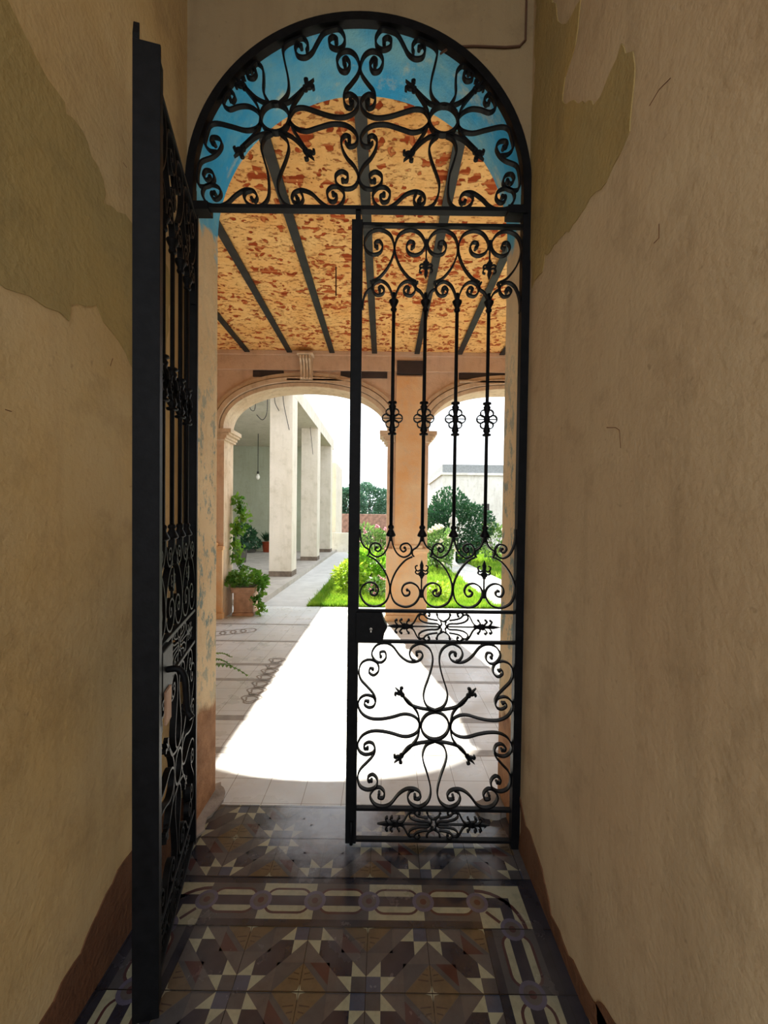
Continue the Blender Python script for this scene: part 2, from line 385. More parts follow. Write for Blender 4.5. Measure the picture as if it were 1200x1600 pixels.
# crack lines, scratches: thin grooves darker than the coat
for (X, sg, wobj, pts) in ((XR, -1, wr, [(948, 668), (962, 668), (968, 672), (970, 700)]), (XR, -1, wr, [(1015, 165), (1030, 140), (1048, 122)]), (XR, -1, wr, [(1022, 380), (1030, 372), (1030, 350)]),
                           (XL, 1, wl, [(132, 298), (134, 305), (133, 312)]), (XL, 1, wl, [(192, 254), (198, 262)]), (XL, 1, wl, [(172, 572), (176, 560)]), (XL, 1, wl, [(8, 640), (18, 643)])):
    P = [atx(a, b, X) for a, b in pts]
    MB().tube([(X + sg * .0002, p.y, p.z) for p in P], .0010, 5).build('crack', M['damp'], wobj)

# ------------------------------------------------------------------ floors
T = .2
def clip(poly, xa, xb, ya, yb):
    def half(p, ax, val, keep_gt):
        out = []
        for i in range(len(p)):
            a, b = p[i], p[(i + 1) % len(p)]
            ia = (a[ax] >= val) == keep_gt or a[ax] == val; ib = (b[ax] >= val) == keep_gt or b[ax] == val
            if ia: out.append(a)
            if ia != ib:
                t = (val - a[ax]) / (b[ax] - a[ax]); out.append((a[0] + (b[0] - a[0]) * t, a[1] + (b[1] - a[1]) * t))
        return out
    for ax, v, k in ((0, xa, True), (0, xb, False), (1, ya, True), (1, yb, False)):
        if len(poly) < 3: return []
        poly = half(poly, ax, v, k)
    return poly if len(poly) > 2 else []
def tile_floor():
    mb = MB(); box = None
    def put(poly, col, layer, bx):
        q = clip(poly, *bx)
        if not q: return
        ar = sum(q[i][0] * q[(i + 1) % len(q)][1] - q[(i + 1) % len(q)][0] * q[i][1] for i in range(len(q)))
        if abs(ar) < 1e-8: return
        if ar < 0: q = q[::-1]
        mb.add([(x, y, layer * .00025) for x, y in q], [tuple(range(len(q)))], TN.index(col))
    def field(xa, xb, ya, yb, star00):
        bx = (xa, xb, ya, yb)
        put([(xa, ya), (xb, ya), (xb, yb), (xa, yb)], 'grey', 1, bx)
        i0, i1 = round((xa - .162) / T) - 1, round((xb - .162) / T) + 1
        j0, j1 = int((ya - 1.425) / T) - 2, round((yb - 1.425) / T) + 1
        for i in range(i0, i1 + 1):
            for j in range(j0, j1 + 1):
                cx, cy = .162 + i * T, 1.425 + j * T
                P = lambda pts: [(cx + a * T, cy + b * T) for a, b in pts]
                if (i + j) % 2 == star00:
                    for sx in (-1, 1):
                        for sy in (-1, 1):
                            if sy > 0: put(P([(sx * .225, .225), (sx * .45, .225), (sx * .775, .55), (sx * .775, .775), (sx * .55, .775), (sx * .225, .45)]), 'navy', 2, bx)
                            put(P([(sx * .225, sy * .225), (0, sy * .225), (sx * .225, sy * .45)]), 'cream', 3, bx)
                            put(P([(sx * .225, sy * .225), (sx * .225, 0), (sx * .45, sy * .225)]), 'cream', 3, bx)
                            put(P([(0, 0), (sx * .225, 0), (sx * .225, sy * .225), (0, sy * .225)]), 'blue' if sx * sy > 0 else 'mid', 3, bx)
                else:
                    for sx in (-1, 1):
                        for sy in (-1, 1):
                            put(P([(0, sy * .42), (sx * .42, 0), (sx * .42, sy * .42)]), 'maroon' if sx * sy > 0 else 'mid', 2, bx)
                            put(P([(0, sy * .42), (sx * .1, sy * .42), (sx * .42, sy * .1), (sx * .42, 0)]), 'mid', 3, bx)
                            for t in (.16, .24, .32):
                                put(P([(sx * .04, sy * t), (sx * (.38 - t) * .9, sy * (t + .02)), (sx * (.38 - t) * .9, sy * (t + .035)), (sx * .04, sy * (t + .02))]), 'vein', 5, bx)
                    put(P([(0, .41), (.41, 0), (0, -.41), (-.41, 0)]), 'tan', 4, bx)
                    put(P([(0, .12), (.028, .028), (.12, 0), (.028, -.028), (0, -.12), (-.028, -.028), (-.12, 0), (-.028, .028)]), 'cream', 6, bx)
    XA, XB = .162 - 4 * T, .162 + T
    YT = 1.425
    YB = YT - 12 * T
    field(XA, XB, YB, YT, 0)
    field(XL + .02, XR - .03, YT + T, 2.036, 1)
    # chain border: top row and the two side columns
    def chain(cx, cy, vert, cream, corner=None):
        big = (-3, 3, -3, 4)
        Q = lambda pts: [(cx + (b if vert else a) * T, cy + (a if vert else b) * T) for a, b in pts]
        rect = lambda a0, a1, b0, b1: Q([(a0, b0), (a1, b0), (a1, b1), (a0, b1)])
        put(rect(-.5, .5, -.5, .5), 'line', 1, big)
        put(rect(-.5, .5, -.36, .36), 'cream' if cream else 'mid', 2, big)
        def rr(w, h, r, m=5):
            o = []
            for qx, qy, a0 in ((1, 1, 0), (-1, 1, 90), (-1, -1, 180), (1, -1, 270)):
                for k in range(m + 1):
                    a = R(a0 + 90 * k / m); o.append((qx * (w - r) + r * math.cos(a), qy * (h - r) + r * math.sin(a)))
            return o
        put(Q(rr(.42, .26, .2)), 'maroon', 3, big)
        put(Q(rr(.38, .215, .16)), 'cream', 4, big)
        put(rect(-.5, .5, -.1, .1), 'navy', 5, big)
    def ring(cx, cy):
        big = (-3, 3, -3, 4)
        put([(cx + .2 * T * math.cos(a * math.pi / 10), cy + .2 * T * math.sin(a * math.pi / 10)) for a in range(20)], 'lilac', 6, big)
        put([(cx + .135 * T * math.cos(a * math.pi / 10), cy + .135 * T * math.sin(a * math.pi / 10)) for a in range(20)], 'grey', 7, big)
        put([(cx + .06 * T * math.cos(a * math.pi / 5), cy + .06 * T * math.sin(a * math.pi / 5)) for a in range(10)], 'maroon', 8, big)
    cy = YT + T / 2
    for i in range(-4, 1): chain(.162 + (i + .5) * T, cy, False, i % 2 != 0)
    for j in range(12):
        for cx in (XB + T / 2, XA - T / 2): chain(cx, YT - (j + .5) * T, True, j % 2 == 1)
    for cx, s in ((XB + T / 2, 1), (XA - T / 2, -1)):
        big = (-3, 3, -3, 4)
        put([(cx - T / 2, cy - T / 2), (cx + T / 2, cy - T / 2), (cx + T / 2, cy + T / 2), (cx - T / 2, cy + T / 2)], 'line', 1, big)
        P = lambda pts: [(cx + s * a * T, cy + b * T) for a, b in pts]
        put(P([(-.5, -.5), (.36, -.5), (.36, .36), (-.5, .36)]), 'cream', 2, big)
        arc = lambda r0, n=8: [(-.5 + r0 * math.sin(R(90 * k / n)), -.5 + r0 * math.cos(R(90 * k / n))) for k in range(n + 1)]
        o_, i_ = arc(.78), arc(.71)
        for k in range(8): put(P([o_[k], o_[k + 1], i_[k + 1], i_[k]]), 'maroon', 3, big)
        put(P([(-.5, -.1), (-.1, -.1), (-.1, .1), (-.5, .1)]), 'navy', 3, big)
        put(P([(-.1, -.5), (.1, -.5), (.1, .1), (-.1, .1)]), 'navy', 3, big)
        put(P([(-.4, -.2), (-.2, -.4), (-.16, -.36), (-.36, -.16)]), 'maroon', 4, big)
    for i in range(-4, 2): ring(.162 + i * T, cy)
    for j in range(13):
        for cx in (XB + T / 2, XA - T / 2): ring(cx, YT - j * T)
    # outer dark margin and joints
    big = (-3, 3, -3, 4)
    for xa, xb in ((XL, XA - T), (XB + T, XR)): put([(xa, YB), (xb, YB), (xb, YT + T), (xa, YT + T)], 'line', 1, big)
    for k in range(-9, 4):
        y = YT + k * T
        put([(XL, y - .0016), (XR, y - .0016), (XR, y + .0016), (XL, y + .0016)], 'joint', 9, big)
    for i in range(-5, 3):
        x = .162 + i * T
        for ya, yb in ((YB, YT), (YT + T, 2.036)): put([(x - .0008, ya), (x + .0008, ya), (x + .0008, yb), (x - .0008, yb)], 'joint', 9, big)
    mb.box(XL - .02, XR + .02, -1.0, 2.036, -.12, 0, TN.index('grey'))
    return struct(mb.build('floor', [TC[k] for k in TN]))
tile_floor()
gf = MB(); gf.box(-3.0, 5.2, 2.037, 6.62, -.12, -.001)
GF = struct(gf.build('floor_gallery', M['gfloor']))
sb = MB()
for y, wd in ((4.75, .05), (4.0, .055), (3.62, .05), (2.93, .07), (2.52, .065), (5.5, .05)):
    sb.box(-2.7, 4.5, y - wd / 2, y + wd / 2, -.0015, .0004)
sb.build('tile_strip', M['strip'], GF)
# worn motif band in the tiles at the left (loops and leaves)
mo = MB()
def loopxy(pts, wd):
    n = len(pts)
    for i in range(n - 1):
        (x0, y0), (x1, y1) = pts[i], pts[i + 1]; L = math.hypot(x1 - x0, y1 - y0) or 1; nx, ny = -(y1 - y0) / L * wd, (x1 - x0) / L * wd
        mo.add([(x0 + nx, y0 + ny, .0006), (x0 - nx, y0 - ny, .0006), (x1 - nx, y1 - ny, .0006), (x1 + nx, y1 + ny, .0006)], [(0, 1, 2, 3)])
for k in range(7):
    a, b = atz(392, 1092), atz(432, 1032); c = a + (b - a) * (k / 6)
    for rr, ph in ((.07, 0), (.045, 1)):
        loopxy([(c.x + rr * math.cos(t) * (1 + .3 * math.sin(3 * t + ph)), c.y + rr * 1.1 * math.sin(t)) for t in [2 * math.pi * q / 18 for q in range(19)]], .007)
for k in range(4):
    a, b = atz(340, 990), atz(388, 985); c = a + (b - a) * (k / 3)
    loopxy([(c.x + .09 * math.cos(t), c.y + .1 * math.sin(t)) for t in [2 * math.pi * q / 16 for q in range(17)]], .012)
mo.build('tile_motif', M['stencil'], GF)
# crumbled cement along the left jamb foot and the right one
def crumb(name, pix, th=.012, seed=2):
    q = jag([(p.x, p.y) for p in (atz(a, b) for a, b in pix)], .03, 3, seed); n = len(q)
    ar = sum(q[i][0] * q[(i + 1) % n][1] - q[(i + 1) % n][0] * q[i][1] for i in range(n))
    if ar < 0: q = q[::-1]
    vs = [(x, y, th) for x, y in q] + [(x, y, -.01) for x, y in q]
    return MB().add(vs, [tuple(range(n))] + [(i, i + n, (i + 1) % n + n, (i + 1) % n) for i in range(n)]).build(name, M['cement'], GF)
crumb('cement_patch', [(296, 1316), (320, 1300), (335, 1270), (352, 1240), (345, 1225), (325, 1232), (300, 1268), (290, 1300)])
crumb('cement_patch', [(742, 1262), (770, 1245), (792, 1246), (800, 1275), (776, 1282), (750, 1276)], .03, 4)

# ------------------------------------------------------------------ garden ground
struct(MB().box(-1.95, -1.22, 6.62, 22, -.12, .0).build('floor_path', M['path']))
struct(MB().box(-14, 25, 6.62, 60, -.2, -.03).build('floor_garden', M['soil']))
p = [atz(773, 946), atz(845, 946), atz(782, 905), atz(731, 881), atz(700, 876), atz(692, 882), atz(722, 905)]
q = [(a.x, a.y) for a in p]; n_ = len(q)
ar = sum(q[i][0] * q[(i + 1) % n_][1] - q[(i + 1) % n_][0] * q[i][1] for i in range(n_)); q = q[::-1] if ar < 0 else q
PATH = q
struct(MB().add([(x, y, .0) for x, y in q] + [(x, y, -.1) for x, y in q], [tuple(range(n_))] + [(i, i + n_, (i + 1) % n_ + n_, (i + 1) % n_) for i in range(n_)]).build('floor_curved_path', M['path']))
struct(MB().box(-8, 6, -7, -.95, -.12, -.02).build('floor_street', M['concrete']))

# ------------------------------------------------------------------ gallery: ceiling, beams, side walls
struct(MB().box(-3.0, 5.2, GB, AY0, CEIL, CEIL + .12).build('ceiling_gallery', M['brick']))
struct(MB().box(-3.0, 5.2, GB - .4, AY1, CEIL + .12, CEIL + .4).build('ceiling_roof_slab', M['concrete']))
struct(MB().box(-2.95, -2.72, GB, AY0, 0, CEIL).build('wall_gallery_left', M['arc']))
struct(MB().box(5.0, 5.2, GB, AY0, 0, CEIL).build('wall_gallery_right', M['arc']))
names = ['leftmost', 'second', 'third', 'fourth', 'fifth', 'sixth', 'seventh', 'eighth']
for k in range(7):
    px = 388 + 65.8 * k; x = aty(px, 553, AY0).x
    b = MB(); b.box(-.035, .035, 0, AY0 - GB, -.012, 0); b.box(-.008, .008, 0, AY0 - GB, 0, .02)
    o = b.build('ceiling_beam', M['band']); o.location = (x, GB, CEIL - .02)
    tag(o, 'dark iron beam under the brick ceiling, %s from the left' % names[k] if k else 'dark iron beam under the brick ceiling, leftmost of them all', 'beam', 'iron beams of the gallery ceiling')
a = atz(525, 417, CEIL); b_ = aty(525, 462, a.y)
tag(MB().tube([a, b_], .006).build('ceiling_hook', M['rust']), 'thin rusty rod hanging from the brick ceiling beside the gate', 'hook')

# ------------------------------------------------------------------ arcade
PX0, PX1 = .035, .60; PIT = 2.645; OPW = 2.25
ops = [(PX0 - OPW / 2, OPW / 2, 2.60, .60), (PX1 + OPW / 2, OPW / 2, 2.60, .60)]
arch_wall('wall_arcade', -3.0, 5.2, CEIL + .12, ops, AY0, AY1, [M['arc'], M['arcpale']], e=2.25, back=1)
def trim(n, mb, mat, bevel=0): return struct(mb.build('trim_%d' % n, mat, None, bevel))
tn = [1]
def add_trim(mb, mat, bevel=.004): trim(tn[0], mb, mat, bevel); tn[0] += 1
for (cx, hw, sp, ri) in ops:
    mb = MB()
    for off, th, pr in ((.025, .05, .03), (.092, .06, .06), (.162, .045, .035)):
        ap = arch_pts(cx, hw + off, sp, ri + off, 56, 2.25); mb.ribbon(ap, th, AY0 - pr, AY0)
    add_trim(mb, M['arcpale'], 0)
fr = MB(); fr.box(-2.72, 5.0, AY0 - .035, AY0, 3.42, CEIL); fr.box(-2.72, 5.0, AY0 - .05, AY0 - .03, 3.62, CEIL)
add_trim(fr, M['arc'])
md = MB()
for x0, x1 in ((-1.35, -.45), (1.0, 2.4)): md.box(x0, x1, AY0 - .06, AY0, 3.27, 3.30)
add_trim(md, M['arcpale'])
for x0, x1 in ((-1.82, -1.40), (-.62, .02), (1.0, 1.7)):
    add_trim(MB().box(x0, x1, AY0 - .02, AY0 + .01, 3.33, 3.415), M['slot'])
def pier(xa, xb):
    m = MB()
    m.box(xa + .11, xb - .10, AY0 - .05, AY0, 1.0, 3.35)
    m.box(xa, xb, AY0 - .05, AY0, 0, .98); m.box(xa - .02, xb + .02, AY0 - .07, AY0, .95, 1.0)
    m.box(xa + .08, xb - .07, AY0 - .06, AY0, 1.0, 1.05)
    m.box(xa - .015, xb + .015, AY0 - .07, AY0, 0, .08)
    add_trim(m, M['arclow'])
    m = MB()
    for (xc, s) in ((xa, -1), (xb, 1)):
        for z0, z1, pr in ((2.46, 2.49, .03), (2.49, 2.53, .05), (2.53, 2.56, .085), (2.56, 2.615, .11)):
            x0, x1 = sorted((xc + s * pr, xc - s * .10)); m.box(x0, x1, AY0 - .045, AY1 + .03, z0, z1)
    add_trim(m, M['arcpale'])
pier(PX0, PX1); pier(PX0 - OPW - .56, PX0 - OPW); pier(PX1 + OPW, PX1 + OPW + .56)
add_trim(MB().box(.15, .51, AY0 - .055, AY0, 3.38, 3.56), M['slot'])
# keystone corbel over the left arch
kx = aty(480, 585, AY0).x
ks = thing('keystone_corbel', 'pale fluted scroll corbel above the left arch crown', 'corbel', (kx, AY0 - .02, 3.28))
pr = [(-.06, .30), (-.15, .30), (-.155, .25), (-.11, .20), (-.08, .12), (-.075, .02), (-.05, 0), (.0, 0), (.0, .30)]
for i, x in enumerate((-.075, -.035, .005, .045)):
    m = MB(); wdt = .03
    vs = [(x, y, z) for y, z in pr] + [(x + wdt, y, z) for y, z in pr]; n9 = len(pr)
    m.add(vs, [tuple(range(n9)), tuple(range(n9, 2 * n9))[::-1]] + [(j, (j + 1) % n9, (j + 1) % n9 + n9, j + n9) for j in range(n9)])
    m.build('flute', M['arcpale'], ks, .006)
MB().box(-.085, .085, -.06, 0, 0, .30).build('body', M['arcpale'], ks, .005)
MB().box(-.11, .11, -.17, 0, .30, .33).build('cap', M['arcpale'], ks, .005)

# ------------------------------------------------------------------ wrought ironwork
TH = .0065; DP = .010
def scroll(pts, parent, name='scroll', th=TH, dp=DP, nub=(True, True), sub=5, mat=None):
    sp = spline(pts, sub); m = MB(); m.ribbon(sp, th, -dp, dp)
    for e, on in zip((sp[0], sp[-1]), nub):
        if on: m.prism([(e[0] + th * .95 * math.cos(k * math.pi / 4), e[1] + th * .95 * math.sin(k * math.pi / 4)) for k in range(8)], -dp * 1.1, dp * 1.1)
    return m.build(name, mat or M['iron'], parent)
def fleur(x, z, ang, L, parent, name='finial', collar=True):
    """fleur-de-lis tip pointing along ang with its foot at x,z"""
    ca, sa = math.cos(ang), math.sin(ang); P = lambda u, v: (x + L * (u * ca - v * sa), z + L * (u * sa + v * ca))
    m = MB()
    m.prism([P(u, v) for u, v in ((0, -.16), (.12, -.24), (.26, -.22), (.34, -.12), (.55, -.15), (.78, -.10), (1.30, 0), (.78, .10), (.55, .17), (.34, .10), (.26, .22), (.12, .24), (0, .16))], -.008, .008)
    for s in (-1, 1):
        m.ribbon(spline([P(.32, s * .05), P(.52, s * .24), (P(.78, s * .34)), P(.80, s * .46), P(.70, s * .56), P(.58, s * .48)], 3), lambda t: L * (.24 - .08 * t), -.007, .007)
    m.ball((P(.12, 0)[0], 0, P(.12, 0)[1]), L * .27, 8)
    return m.build(name, M['iron'], parent)

ZH = .000663
def iron_panel(parent, W, zt, flip, s):
    """C-scroll register below the top rail (flip=1) or above a lower rail (flip=-1). s mirrors the leaf."""
    cw = W / 5; k = cw / 203.0
    def P(cell, u, v):
        mir = cell % 2 == 1
        x = (cell * 203 + (203 - u if mir else u)) * k
        return (s * x, zt - flip * v * ZH)
    for c in range(5):
        scroll([P(c, u, v) for u, v in ((61, 345), (110, 318), (165, 250), (197, 170), (198, 105), (170, 45), (106, 18), (45, 38), (10, 95), (22, 148), (65, 175), (110, 163), (127, 125), (110, 92), (82, 96), (76, 118), (92, 128))], parent, nub=(False, True))
        scroll([P(c, u, v) for u, v in ((50, 345), (61, 358), (61, 386), (32, 408), (10, 450), (4, 520))], parent, 'scroll', nub=(False, False), sub=4)
        scroll([P(c, u, v) for u, v in ((199, 530), (198, 470), (185, 410), (158, 362), (116, 341), (76, 362), (68, 400), (92, 430), (128, 424), (141, 398), (122, 376), (104, 388), (112, 402))], parent, nub=(False, True))
    for ln in (2, 4):
        x = s * ln * cw; m = MB()
        z0 = zt - flip * 80 * ZH
        m.box(x - .006, x + .006, -.008, .008, min(z0, z0 - flip * .035), max(z0, z0 - flip * .035)); m.box(x - .003, x + .003, -.004, .004, min(z0, zt - flip * 215 * ZH), max(z0, zt - flip * 215 * ZH))
        q = lambda u, v: (x + u * ZH, zt - flip * v * ZH)
        m.prism([q(u, v) for u, v in ((-8, 205), (8, 205), (10, 215), (20, 225), (14, 238), (8, 260), (12, 290), (0, 325), (-12, 290), (-8, 260), (-14, 238), (-20, 225), (-10, 215))], -.007, .007)
        for e in (-1, 1):
            m.ribbon(spline([q(e * 5, 248), q(e * 24, 232), q(e * 40, 242), q(e * 34, 258)], 3), .0055, -.005, .005)
            m.ribbon(spline([q(e * 5, 262), q(e * 24, 252), q(e * 38, 264), q(e * 40, 282), q(e * 26, 288)], 3), .0055, -.005, .005)
        m.build('pendant', M['iron'], parent)
def collar(m, x, z, f):
    prof = [(.008, 0), (.013, .006), (.013, .012), (.009, .018), (.014, .028), (.020, .040), (.021, .046), (.016, .050), (.009, .052)]
    if f < 0: m.lathe([(r, -h) for r, h in prof][::-1], (x, 0, z), 10)
    else: m.lathe(prof, (x, 0, z), 10)
def medallion(x, z, parent):
    m = MB()
    m.lathe([(.007, -.072), (.018, -.070), (.019, -.064), (.010, -.060), (.016, -.050), (.013, -.040), (.009, -.02), (.012, 0), (.009, .02), (.013, .040), (.016, .050), (.010, .060), (.019, .064), (.018, .070), (.007, .072)], (x, 0, z), 10)
    # openwork: quatrefoil of rings in the leaf plane
    for u, v, r in ((.026, 0, .017), (-.026, 0, .017), (.013, .025, .0145), (-.013, .025, .0145), (.013, -.025, .0145), (-.013, -.025, .0145)):
        m.ribbon([(x + u + r * math.cos(a * math.pi / 8), z + v + r * math.sin(a * math.pi / 8)) for a in range(16)], .0045, -.006, .006, closed=True)
    m.box(x - .042, x + .042, -.003, .003, z - .0016, z + .0016)
    for a in range(4):
        t = a * math.pi / 2 + .6
        m.tube([(x, 0, z - .045), (x + .0, .018 * math.sin(t), z - .02), (x, .020 * math.sin(t), z), (x, .018 * math.sin(t), z + .02), (x, 0, z + .045)], .0035, 5)
    return m.build('medallion', M['iron'], parent)
K5 = .000703
def flower_panel(parent, x0, W, zb, zt, s):
    cx, cz = x0 + W / 2, (zb + zt) / 2; kx = W / 960; kz = (zt - zb) / 1040
    strands = [
        [(0, 98), (-50, 122), (-73, 175), (-68, 230), (-45, 300), (-24, 380), (-22, 440), (-45, 490), (-95, 516), (-145, 495), (-163, 455), (-150, 420), (-125, 408)],
        [(-340, 432), (-345, 458), (-315, 462), (-308, 425), (-335, 396), (-372, 405), (-396, 450), (-370, 500), (-320, 517), (-270, 500), (-222, 440), (-180, 408), (-140, 400), (-100, 412), (-82, 442), (-95, 466), (-122, 462), (-118, 446)],
        [(-388, 352), (-405, 358), (-410, 330), (-380, 314), (-352, 345), (-362, 392), (-410, 412), (-458, 390), (-474, 335), (-460, 285), (-420, 240), (-385, 200), (-368, 160), (-380, 120), (-410, 110), (-437, 128), (-432, 152), (-415, 148)],
        [(-94, 0), (-110, 42), (-150, 66), (-200, 70), (-270, 50), (-340, 38), (-400, 42), (-450, 70), (-476, 120), (-466, 165), (-430, 188), (-385, 178), (-370, 150)],
    ]
    nubs = [(False, False), (True, True), (True, True), (False, False)]
    for mx in (1, -1):
        for mz in (1, -1):
            for st, nb in zip(strands, nubs):
                scroll([(s * (cx + mx * u * kx), cz + mz * v * kz) for u, v in st], parent, nub=nb, sub=4)
            for st in ([(-205, 195), (-165, 140), (-100, 112), (0, 97)], [(-200, 185), (-140, 125), (-105, 70), (-96, 0)]):
                scroll([(s * (cx + mx * u * kx), cz + mz * v * kz) for u, v in st], parent, 'brace', nub=(False, False), th=.0075)
            fx, fz = s * (cx - mx * 198 * kx), cz + mz * 186 * kz
            fleur(fx, fz, math.atan2(mz, -mx * s), .040, parent)
    m = MB(); r = 86
    m.ribbon([(s * cx + r * kx * math.cos(a * math.pi / 18), cz + r * kz * math.sin(a * math.pi / 18)) for a in range(36)], .008, -.011, .011, closed=True)
    m.build('ring', M['iron'], parent)
def spear_panel(parent, cx, cz, k, s):
    for mx in (1, -1):
        for mz in (1, -1):
            for st, nb in (([(-45, 48), (-105, 58), (-135, 72), (-147, 92), (-128, 110), (-104, 96), (-112, 82)], (0, 1)),
                           ([(-25, 4), (-50, 22), (-105, 24), (-155, 35), (-187, 60), (-180, 90), (-150, 92)], (0, 1)),
                           ([(-170, 97), (-190, 92), (-208, 65), (-230, 25), (-260, 8), (-282, 25), (-266, 50)], (0, 1)),
                           ([(-50, 92), (-38, 60), (0, 38)], (1, 0)), ([(-22, 42), (-14, 18), (-30, 0)], (0, 0)),
                           ([(-300, 4), (-318, 20), (-335, 42), (-322, 52)], (0, 1)), ([(-345, 4), (-362, 20), (-372, 42), (-360, 48)], (0, 1))):
                scroll([(s * (cx + mx * u * k), cz + mz * v * k) for u, v in st], parent, 'scroll', th=.0055, dp=.006, nub=nb, sub=3)
        m = MB()
        pts = [(-30, 4), (-230, 4), (-235, 12), (-262, 14), (-275, 8), (-285, 20), (-305, 24), (-318, 10), (-380, 12), (-436, 0)]
        poly = pts + [(a, -b) for a, b in pts[::-1][1:]]
        m.prism([(s * (cx + mx * a * k), cz + b * k) for a, b in poly], -.006, .006)
        m.build('spear', M['iron'], parent)
RZ = dict(top=2.655, m1=1.020, m2=.888, lo=.158, bt=.022)
def gate_leaf(name, label, s, W=.672, thk=.016):
    """hinge stile at local x=0 side? local x runs from the meeting stile inner edge (0) to the hinge side (W)"""
    g = thing(name, label, 'gate')
    def box(nm, x0, x1, y0, y1, z0, z1, bev=.0015):
        a, b = sorted((s * x0, s * x1)); return MB().box(a, b, y0, y1, z0, z1).build(nm, M['iron'], g, bev)
    box('meeting_stile', -.046, 0, -thk, thk, .002 if s < 0 else .012, 2.67)
    box('hinge_stile', W, W + .022, -.016, .016, .012, 2.67)
    for nm, z in (('top', RZ['top']), ('m1', RZ['m1']), ('m2', RZ['m2']), ('lo', RZ['lo']), ('bt', RZ['bt'])):
        box('rail', 0, W, -.012, .012, z - .006, z + .006)
    iron_panel(g, W, RZ['top'] - .006, 1, s)
    iron_panel(g, W, RZ['m1'] + .006, -1, s)
    zt, zb = RZ['top'] - .34, RZ['m1'] + .34
    for i in range(1, 5):
        x = s * i * W / 5
        b = MB().lathe([(.0075, zb - .04), (.0075, zt + .06)], (x, 0, 0), 8).build('bar', M['iron'], g)
        m = MB(); collar(m, x, zt - .02, 1); m.build('collar', M['iron'], b)
        m = MB(); collar(m, x, zb + .03, -1); m.build('collar', M['iron'], b)
        medallion(x, 1.845, b)
    flower_panel(g, 0, W, RZ['lo'] + .006, RZ['m2'] - .006, s)
    spear_panel(g, W / 2 + .03, (RZ['m1'] + RZ['m2']) / 2, .000562, s)
    spear_panel(g, W / 2 + .0, (RZ['lo'] + RZ['bt']) / 2, .000562, s)
    return g
D2 = aty(562, 810, GY).x
gr = gate_leaf('gate_leaf', 'closed black wrought-iron gate leaf with scrolls, at the right of the archway', 1)
gr.location = (D2, GY, 0)
# lock box on the closed leaf
lk = MB(); lk.prism([(-.01, .89), (.105, .89), (.112, .93), (.125, .955), (.112, .98), (.098, 1.018), (-.01, 1.018)], -.03, .03)
L_ = lk.build('lock_box', M['iron'], gr, .002)
kh = MB(); kh.lathe([(.006, 0), (.006, .002)], (0, 0, 0), 10); kh.box(-.0025, .0025, -.014, 0, 0, .002); kh.xf(lambda v: Vector((v.x + .055, -.0305 - v.z, v.y + .948)))
kh.build('keyhole', M['marble'], L_)
for z in (.3, 1.3, 2.2): MB().lathe([(.013, -.03), (.013, .03)], (.672 + .028, .0, z), 10).build('hinge', M['iron'], gr)
MB().lathe([(.008, 0), (.008, .10)], (-.02, -.02, .012), 8).build('drop_bolt', M['iron'], gr)
gl = gate_leaf('gate_leaf', 'open black wrought-iron gate leaf swung toward the viewer along the left wall', -1, .588, .028)
# build frame of open leaf: local x<0 goes to hinge; hinge at the left post
TH_OPEN = R(75.9)
hx, hy = -.812, GY - .01
wtot = .588 + .022
# local point (-wtot,0) must sit on the hinge; meeting stile swings toward the camera
ang = -TH_OPEN
gl.rotation_euler = (0, 0, ang)
off = Matrix.Rotation(ang, 3, 'Z') @ Vector((-wtot, 0, 0))
gl.location = (hx - off.x, hy - off.y, 0)
m = MB().box(.046, .054, -.034, .034, .002, 2.685); m.prism([(.0465, 2.685), (.0535, 2.685), (.0535, 2.70), (.0465, 2.735)], -.034, -.018)
m.build('cover_strip', M['iron'], gl, .001)
lb = MB().box(-.12, .0, -.026, .030, .888, 1.02).build('lock_box', M['iron'], gl, .003)
hd = MB(); hd.tube(spline([(-.05, .026, .955), (-.05, .06, .955), (-.05, .078, .93), (-.055, .082, .87), (-.06, .085, .82), (-.05, .10, .80)], 4), .010, 8)
hd.build('handle', M['iron'], lb)
MB().box(-.075, -.015, .030, .036, .80, .90).build('lock_plate', M['terracotta'], lb)
for z in (.3, 1.3, 2.2): MB().lathe([(.013, -.03), (.013, .03)], (-.588 - .028, .0, z), 10).build('hinge', M['iron'], gl)

# fixed frame and fanlight
fa = thing('arched_fanlight', 'black wrought-iron arched fanlight fixed above the two gate leaves', 'fanlight', (CX, GY, 0))
FO, FI = HR - .002, HR - .036
ap = arch_pts(0, HR - .018, SPR, .697, 60)
MB().ribbon(ap, .034, -.022, .012).build('arch_frame', M['iron'], fa)
for x0, x1 in ((-HR + .001, -HR + .035), (HR - .035, HR - .001)): MB().box(x0, x1, -.022, .016, 0, SPR).build('frame_post', M['iron'], fa)
TZ = 2.715
MB().box(-HR + .03, HR - .03, -.022, .012, TZ - .008, TZ + .008).build('transom', M['iron'], fa, .001)
for x in (-HR + .06, HR - .06): MB().box(x - .04, x + .04, -.03, .03, TZ - .02, TZ + .014).build('bracket', M['iron'], fa, .002)
MB().box(-.010, .010, -.014, .014, TZ - .055, TZ).build('stop', M['iron'], fa)
ZK = .000686
def fz(pt):
    zx, zy = pt; u = zx - (1143 - .045 * (zy - 345)); return (u * ZK, TZ + .008 + (1210 - zy) * ZK)
